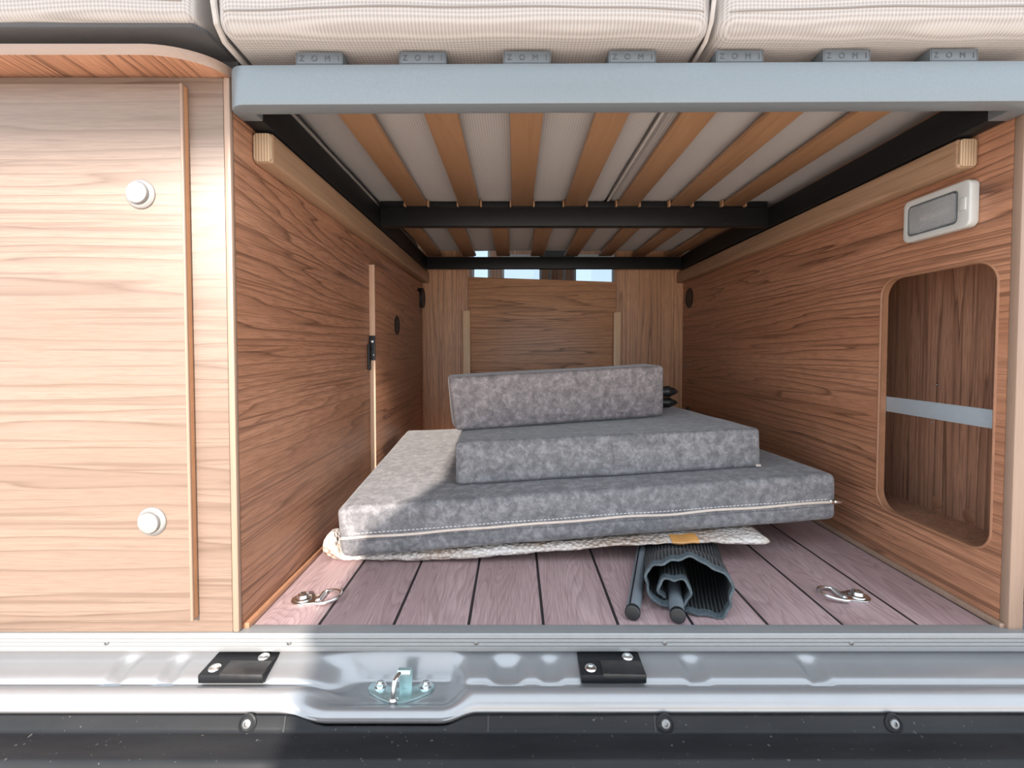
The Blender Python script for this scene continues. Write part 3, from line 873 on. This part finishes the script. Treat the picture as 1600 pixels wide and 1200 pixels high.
rr = tag(obj('retaining_rail', box(xn+0.0002, xn+0.003, 0.700, 0.955, 0.2935, 0.3235, bev=0.0008), M['alu_dull']), 'flat blue-grey metal retaining rail across the wall niche', 'rail')

# black round grommets
def grommet(p, ax, r, label, h=0.0):
    bm = nb(); add_lathe(bm, [(r, 0), (r, h+0.0018), (r*0.92, h+0.003), (r*0.84, h+0.003), (r*0.80, h+0.0012), (0, h+0.001)], p, ax, 40)
    t = tag(obj('round_vent', bm, M['black'], loc=p), label, 'vent', 'black round vents')
    bm = nb()
    for i in range(-3, 4):
        hgt = math.sqrt(max(0, 1-(i/4.3)**2))*r*0.76
        q = Vector(p)+Vector(ax)*(h+0.0018)
        add_box(bm, q.x-0.0008, q.x+0.0008, q.y-hgt, q.y+hgt, q.z+i*r*0.2-0.0008, q.z+i*r*0.2+0.0008)
    obj('grille', bm, M['black'], t)
grommet((XL, 1.985, 0.634), (1, 0, 0), 0.042, 'large black round vent on the left wall in the far corner', 0.017)
grommet((XR, 1.985, 0.634), (-1, 0, 0), 0.042, 'large black round vent on the right wall in the far corner')
bm = nb(); add_lathe(bm, [(0.012, 0), (0.012, 0.004), (0.010, 0.010), (0.005, 0.012), (0, 0.012)], (XR, 1.975, 0.165), (-1, 0, 0), 20)
tag(obj('button', bm, M['black'], loc=(XR, 1.975, 0.165)), 'small black button low on the right wall beside the far corner', 'button')
bm = nb(); add_lathe(bm, [(0.012, 0), (0.012, 0.002), (0.009, 0.004), (0, 0.005)], (XR, 2.02, 0.346), (-1, 0, 0), 20)
tag(obj('screw_cap', bm, M['edge'], loc=(XR, 2.02, 0.346)), 'tiny pale brown screw cap on the right wall at the far corner', 'cap')

# ------------------------------------------------------------------ left wall: overlay door with latch
d1 = struct(obj('door_1', box(XL+0.0003, XL+0.0145, 1.313, 1.925, 0.02, 0.652, bev=0.0008), M['wood_y']))
obj('edge_strip', box(XL+0.0003, XL+0.0155, 1.308, 1.313, 0.0195, 0.6525, bev=0.0008), M['edge_pale'], d1)
bm = nb(); add_box(bm, XL-0.0, XL+0.0170, 1.3035, 1.308, 0.388, 0.456, 0.0008)
lt = obj('latch', bm, M['black'], d1)
bm = nb(); add_box(bm, XL+0.0005, XL+0.0065, 1.286, 1.304, 0.361, 0.432, 0.002); add_box(bm, XL+0.006, XL+0.013, 1.298, 1.3036, 0.395, 0.42, 0.0015)
obj('lever', bm, M['black'], lt)
bm = nb(); add_screw(bm, (XL+0.009, 1.3035, 0.440), (0, -1, 0), 0.0042, 0.0025); add_screw(bm, (XL+0.0115, 1.3035, 0.403), (0, -1, 0), 0.003, 0.002)
obj('screw', bm, M['steel'], lt)
grommet((XL+0.0146, 1.555, 0.498), (1, 0, 0), 0.031, 'small black round vent on the overlay door of the left wall')

# ------------------------------------------------------------------ back wall: sliding panel and its two guide strips
bm = nb()
yp0, yp1 = YB-0.0135, YB-0.0015
c = [(-0.2035, yp0, 0.02), (0.4365, yp0, 0.02), (-0.2035, yp1, 0.02), (0.4365, yp1, 0.02), (-0.2035, yp0, 0.732), (0.4365, yp0, 0.710), (-0.2035, yp1, 0.732), (0.4365, yp1, 0.710)]
add_hex(bm, c, 0.001)
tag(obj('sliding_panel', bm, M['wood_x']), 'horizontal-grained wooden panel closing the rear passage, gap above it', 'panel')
for x0, x1, z1, lb in ((-0.225, -0.194, 0.586, 'pale pine guide strip at the left edge of the rear panel'), (0.424, 0.455, 0.578, 'pale pine guide strip at the right edge of the rear panel')):
    bm = nb(); add_box(bm, x0, x1, YB-0.034, YB-0.0138, 0.0, z1, 0.0015)
    tag(obj('guide_strip', bm, M['pine_z']), lb, 'guide strip', 'guide strips of the rear panel')

# ------------------------------------------------------------------ cushions
def stitches(s, u0, u1, w, n, mat, parent):
    bm = nb()
    for i in range(n):
        a = u0+(u1-u0)*i/n; b = a+(u1-u0)/n*0.62
        add_tube(bm, [s.at(a, 0, w)+Vector((0, -0.0006, 0)), s.at(b, 0, w)+Vector((0, -0.0006, 0))], 0.0007, 5)
    obj('stitching', bm, mat, parent)
c1 = Soft([(-.332, .883, .0195), (.655, .947, .070), (-.372, 1.62, .045), (.604, 1.68, .070),
           (-.340, .880, .117), (.651, .944, .166), (-.376, 1.62, .140), (.599, 1.68, .160)], 0.014, wob=0.0018, seed=2, n=(30, 22, 6))
q1 = tag(obj('seat_cushion', c1.bm(), M['velvet'], smooth=80), 'largest grey velour cushion, bottom of the pile, with a beige zip along its front', 'cushion', 'grey velour cushions')
bm = nb(); pts = [c1.at(0.004+0.994*i/60, 0, 0.405+0.02*i/60)+Vector((0, -0.0012, 0.0009*math.sin(i*0.6))) for i in range(61)]
add_tube(bm, pts, 0.0026, 8)
zp = obj('zip', bm, M['zip'], q1)
bm = nb(); e = pts[-1]; add_box(bm, e.x-0.012, e.x-0.002, e.y-0.005, e.y-0.001, e.z-0.004, e.z+0.004, 0.001)
add_box(bm, e.x-0.003, e.x+0.013, e.y-0.0045, e.y-0.0025, e.z-0.0035, e.z+0.0030, 0.0009)
obj('zip_puller', bm, M['steel'], zp)
stitches(c1, 0.02, 0.98, 0.485, 120, M['stitch'], q1)
stitches(c1, 0.02, 0.98, 0.335, 120, M['holder'], q1)
c2 = Soft([(-.126, .982, .1310), (.535, 1.013, .1620), (-.149, 1.475, .1460), (.511, 1.505, .1635),
           (-.126, .986, .223), (.532, 1.015, .247), (-.150, 1.475, .2160), (.508, 1.505, .2370)], 0.010, wob=0.0014, seed=6, n=(24, 16, 5))
q2 = tag(obj('seat_cushion', c2.bm(), M['velvet'], smooth=80), 'middle grey velour cushion of the pile, lying on the largest one', 'cushion', 'grey velour cushions')
bm = nb(); e = c2.at(0.985, 0.0, 0.03); add_box(bm, e.x-0.003, e.x+0.008, e.y-0.004, e.y-0.001, e.z-0.001, e.z+0.004, 0.0008); obj('zip_puller', bm, M['zip'], q2)
bm = nb(); add_tube(bm, [c2.at(0.006, 0.006, 0.05+0.9*i/12)+Vector((-0.0005, -0.0005, 0)) for i in range(13)], 0.0012, 6); obj('corner_seam', bm, M['velvet'], q2)
c3 = Soft([(-.142, 1.114, .2235), (.392, 1.231, .2435), (-.163, 1.211, .2225), (.371, 1.328, .2435),
           (-.156, 1.107, .352), (.389, 1.224, .3755), (-.174, 1.205, .354), (.366, 1.322, .378)], 0.011, wob=0.0014, seed=11, n=(22, 6, 8))
tag(obj('bolster_cushion', c3.bm(), M['velvet_warm'], smooth=80), 'narrow grey velour bolster cushion standing on edge on top of the pile', 'cushion', 'grey velour cushions')

# ------------------------------------------------------------------ bubble-wrapped flat package under the cushions
def pack_pt(u, v, top):
    X = -0.378 + u*(0.492+0.378); Y = 0.906 - 0.008*u + v*0.55
    under = c1.tri(min(1, max(0, (X+0.34)/0.99)), min(1, max(0, (Y-0.885-0.06*u)/0.735)), 0).z - 0.0045
    lump = (1-sstep(-0.362, -0.336, X))*(1-sstep(0.06, 0.16, v))
    zt = under*(1-lump) + lump*0.060
    zb = 0.0015 + 0.036*sstep(-0.20, 0.32, X)
    if X > 0.40: zt = min(zt, 0.072)
    zt = max(zt, zb+0.006)
    # rounded rim
    eu = min(u, 1-u)*0.87; ev = min(v, 1-v)*0.55
    e = min(eu, ev); rim = min(1.0, e/0.020); rim = math.sqrt(max(0, 1-(1-rim)**2))
    mid = (zt+zb)/2
    z = mid + (zt-mid)*rim if top else mid - (mid-zb)*rim
    nz = noise.noise_vector(Vector((X*40, Y*40, 3 if top else 8)))
    z += (nz.z*0.0012) if not top else -abs(nz.z)*0.0012
    wob_ = 0.006*noise.noise(Vector((X*14, Y*14, 1)))+0.003*noise.noise(Vector((X*45, 2, 1)))
    z = max(z, 0.001)
    return Vector((X, Y+wob_*(1-v), z))
bm = nb()
us = sorted(set([0, .003, .008, .014, .022] + [0.03+0.94*i/110 for i in range(111)] + [.978, .986, .992, .997, 1]))
vs2 = [0, .003, .009, .018, .03, .05] + [0.08+0.84*i/20 for i in range(21)] + [.95, .97, .99, 1]
g = {}
for t_ in (0, 1):
    for i, u in enumerate(us):
        for j, v in enumerate(vs2):
            edge = i in (0, len(us)-1) or j in (0, len(vs2)-1)
            if t_ == 1 and edge: g[(t_, i, j)] = g[(0, i, j)]
            else: g[(t_, i, j)] = bm.verts.new(pack_pt(u, v, bool(t_)))
for t_ in (0, 1):
    for i in range(len(us)-1):
        for j in range(len(vs2)-1):
            try: bm.faces.new((g[(t_, i, j)], g[(t_, i+1, j)], g[(t_, i+1, j+1)], g[(t_, i, j+1)]))
            except ValueError: pass
pk = tag(obj('wrapped_package', bm, M['bubble'], smooth=80), 'flat package in bubble wrap under the cushions, with brown tape on its front', 'package')
bm = nb(); rows = []
for i in range(9):
    u = 0.785+0.060*i/8
    prof_ = [pack_pt(u, v, False) for v in (0.10, .05, .03, .018, .009, .003)] + [pack_pt(u, v, True) for v in (0, .003, .009, .018, .03, .05)]
    cen = Vector((prof_[0].x, prof_[6].y+0.02, (prof_[3].z+prof_[9].z)/2))
    rows.append([bm.verts.new(p+(p-cen).normalized()*0.0018) for p in prof_])
for A, B in zip(rows, rows[1:]):
    for i in range(len(A)-1): bm.faces.new((A[i], A[i+1], B[i+1], B[i]))
obj('packing_tape', bm, M['tape'], pk)

# ------------------------------------------------------------------ rolled black mesh with two poles
ax = Vector((0.30, 1.0, 0)).normalized(); sd = Vector((ax.y, -ax.x, 0))
O = Vector((0.270, 0.735, 0))
ro = thing('rolled_mesh_mat', 'rolled black mesh screen with two grey poles, under the package front', 'mat', O)
# spiral section (x across, z up), from the outer tail inwards to the pole
sec = []
spl = [(-0.052, 0.008), (-0.010, 0.003), (0.045, 0.002), (0.064, 0.012), (0.069, 0.040), (0.062, 0.066), (0.035, 0.082), (0.000, 0.087), (-0.034, 0.080), (-0.056, 0.060), (-0.062, 0.036), (-0.052, 0.018), (-0.028, 0.010),
       (0.000, 0.010), (0.006, 0.028), (0.002, 0.048), (-0.016, 0.057), (-0.034, 0.049), (-0.040, 0.030), (-0.034, 0.014)]
sec = spline(spl, 6)
L = 0.42
def roll_pt(x, z, t, wave=0.0):
    h = 1 - 0.62*sstep(0.02, 0.17, t)
    w = 1 + 0.10*sstep(0.02, 0.17, t)
    return O + ax*t + sd*(x*w) + Vector((0, 0, 0.0015+z*h))
def sheet(t0, t1, nt_, off, name, mat, thick):
    bm = nb(); uvl = bm.loops.layers.uv.new('UVMap')
    arcl = [0]
    for a, b in zip(sec, sec[1:]): arcl.append(arcl[-1]+math.dist(a, b))
    rows = []
    nrm = []
    for i in range(len(sec)):
        a = sec[max(0, i-1)]; b = sec[min(len(sec)-1, i+1)]
        d = Vector((b[0]-a[0], b[1]-a[1])).normalized(); nrm.append((-d.y, d.x))
    for side in (0, 1):
        for j in range(nt_+1):
            t = t0+(t1-t0)*j/nt_
            rw = []
            for i, (x, z) in enumerate(sec):
                o = off + (thick if side else 0)
                wv = 0.005*math.sin(arcl[i]*62)+0.0028*math.sin(arcl[i]*170) if t < 0.03 else 0
                wr_ = (0.0022*math.sin(arcl[i]*95+1)+0.0014*math.sin(arcl[i]*230))*(1-sstep(0.0, 0.06, t))
                p = roll_pt(x+nrm[i][0]*(o+wr_), max(0.0, z+nrm[i][1]*(o+wr_)), t + wv)
                p.z = max(p.z, 0.0008)
                rw.append((bm.verts.new(p), arcl[i], t))
            rows.append(rw)
    def q(a, b, c, d):
        f = bm.faces.new([k[0] for k in (a, b, c, d)])
        for lo, kk in zip(f.loops, (a, b, c, d)): lo[uvl].uv = (kk[1], kk[2])
    n1 = nt_+1; m_ = len(sec)
    for side in (0, 1):
        for j in range(nt_):
            A, B = rows[side*n1+j], rows[side*n1+j+1]
            for i in range(m_-1): q(A[i], A[i+1], B[i+1], B[i])
    for j in (0, nt_):
        A, B = rows[j], rows[n1+j]
        for i in range(m_-1): q(A[i], A[i+1], B[i+1], B[i])
    for i in (0, m_-1):
        for j in range(nt_): q(rows[j][i], rows[j+1][i], rows[n1+j+1][i], rows[n1+j][i])
    return obj(name, bm, mat, ro, smooth=70)
sheet(0.010, L, 24, 0.0, 'mesh_sheet', M['ribmesh'], 0.0014)
sheet(-0.004, 0.010, 3, -0.0012, 'hem', M['hem'], 0.0038)
def pole(p0, p1, r):
    bm = nb(); add_tube(bm, [p0, p1], r, 24)
    p = obj('pole', bm, M['pole'], ro)
    d = (Vector(p0)-Vector(p1)).normalized()
    bm = nb(); add_lathe(bm, [(r*1.03, -0.004), (r*1.06, 0.0), (r*1.04, 0.0035), (r*0.9, 0.0050), (0, 0.0052)], p0, d, 24)
    obj('end_cap', bm, M['black'], p)
pole((0.1815, 0.7150, 0.0125), (0.318, 1.12, 0.0125), 0.0112)
bm = nb(); add_tube(bm, [(0.1765, 0.7150, 0.0230), (0.313, 1.12, 0.0230)], 0.0014, 6); obj('pole_groove', bm, M['black'], ro)
pole((0.2480, 0.7060, 0.0130), (0.300, 0.90, 0.0150), 0.0112)

# ------------------------------------------------------------------ two rolled black bags behind the bolster
def bag(cx, y, z, L_, r, label, seed):
    pts = []; rs = []
    for i in range(41):
        t = i/40; x = cx + L_*t
        pts.append((x, y+0.006*math.sin(t*3+seed), z+0.001*math.sin(t*5+seed)))
        rs.append(r*(min(1, (1-t)/0.10)**0.55 if t < 1 else 0.1)*(1 if t > 0.05 else 0.5+10*t)*(1+0.06*math.sin(i*2.1+seed)))
    rs[-1] = r*0.12
    bm = nb(); add_tube(bm, pts, rs, 14)
    o = tag(obj('rolled_bag', bm, M['bag'], smooth=80), label, 'bag', 'black bags behind the bolster')
    for t in (0.45, 0.74):
        bm = nb(); i = int(t*40); add_tube(bm, [Vector(pts[i])+Vector((0, math.cos(a)*rs[i]*1.03, math.sin(a)*rs[i]*1.03)) for a in [2*PI*k/18 for k in range(18)]], 0.0016, 6, closed=True)
        obj('cord', bm, M['hem'], o)
bag(0.215, 1.44, 0.2560, 0.283, 0.0155, 'lower rolled black bag peeking out behind the bolster cushion', 0.3)
bag(0.215, 1.435, 0.2895, 0.280, 0.0170, 'upper rolled black bag peeking out behind the bolster cushion', 1.9)

# ------------------------------------------------------------------ lashing rings on the floor
def lashing(x, y, s, label):
    t = thing('lashing_ring', label, 'lashing ring', (x, y, 0), 'lashing rings in the floor')
    bm = nb()
    lp = [(x+s*a, y+b, 0) for a, b in [(0.024, 0.010), (0.024, -0.010), (0.012, -0.014)]] 
    pts = []
    for i in range(13):
        an = math.radians(55+250*i/12); pts.append((x+s*0.019*math.cos(an), y+0.019*math.sin(an), 0))
    pts += [(x+s*0.030, y-0.012, 0), (x+s*0.030, y+0.012, 0)]
    add_prism(bm, pts, (0, 0, 0.003), 0.0007); obj('base_plate', bm, M['steel'], t)
    bm = nb(); add_tube(bm, [(x+s*0.030, y-0.013, 0.0048), (x+s*0.030, y+0.013, 0.0048)], 0.0048, 12); obj('hinge', bm, M['steel'], t)
    bm = nb(); add_lathe(bm, [(0.0135, 0), (0.0135, 0.0018), (0.010, 0.0030), (0.0085, 0.0075), (0.005, 0.0095), (0.003, 0.0080), (0, 0.0078)], (x, y, 0.003), (0, 0, 1), 24); obj('screw', bm, M['steel'], t)
    rp = [(0.030, -0.021), (0.030, -0.011), (0.030, 0.0), (0.030, 0.011), (0.030, 0.021)]
    for i in range(13):
        an = math.radians(90-180*i/12); rp.append((0.037+0.026*math.cos(an), 0.021*math.sin(an)))
    bm = nb(); add_tube(bm, [(x+s*a, y+b, 0.0048+0.004*(a-0.03)/0.03) for a, b in rp], 0.0029, 10, closed=True); obj('ring', bm, M['steel'], t)
lashing(-0.3535, 0.7725, 1, 'zinc lashing ring with a D-shaped loop on the floor beside the left wall')
lashing(0.5770, 0.7815, -1, 'zinc lashing ring with a D-shaped loop on the floor beside the right wall')
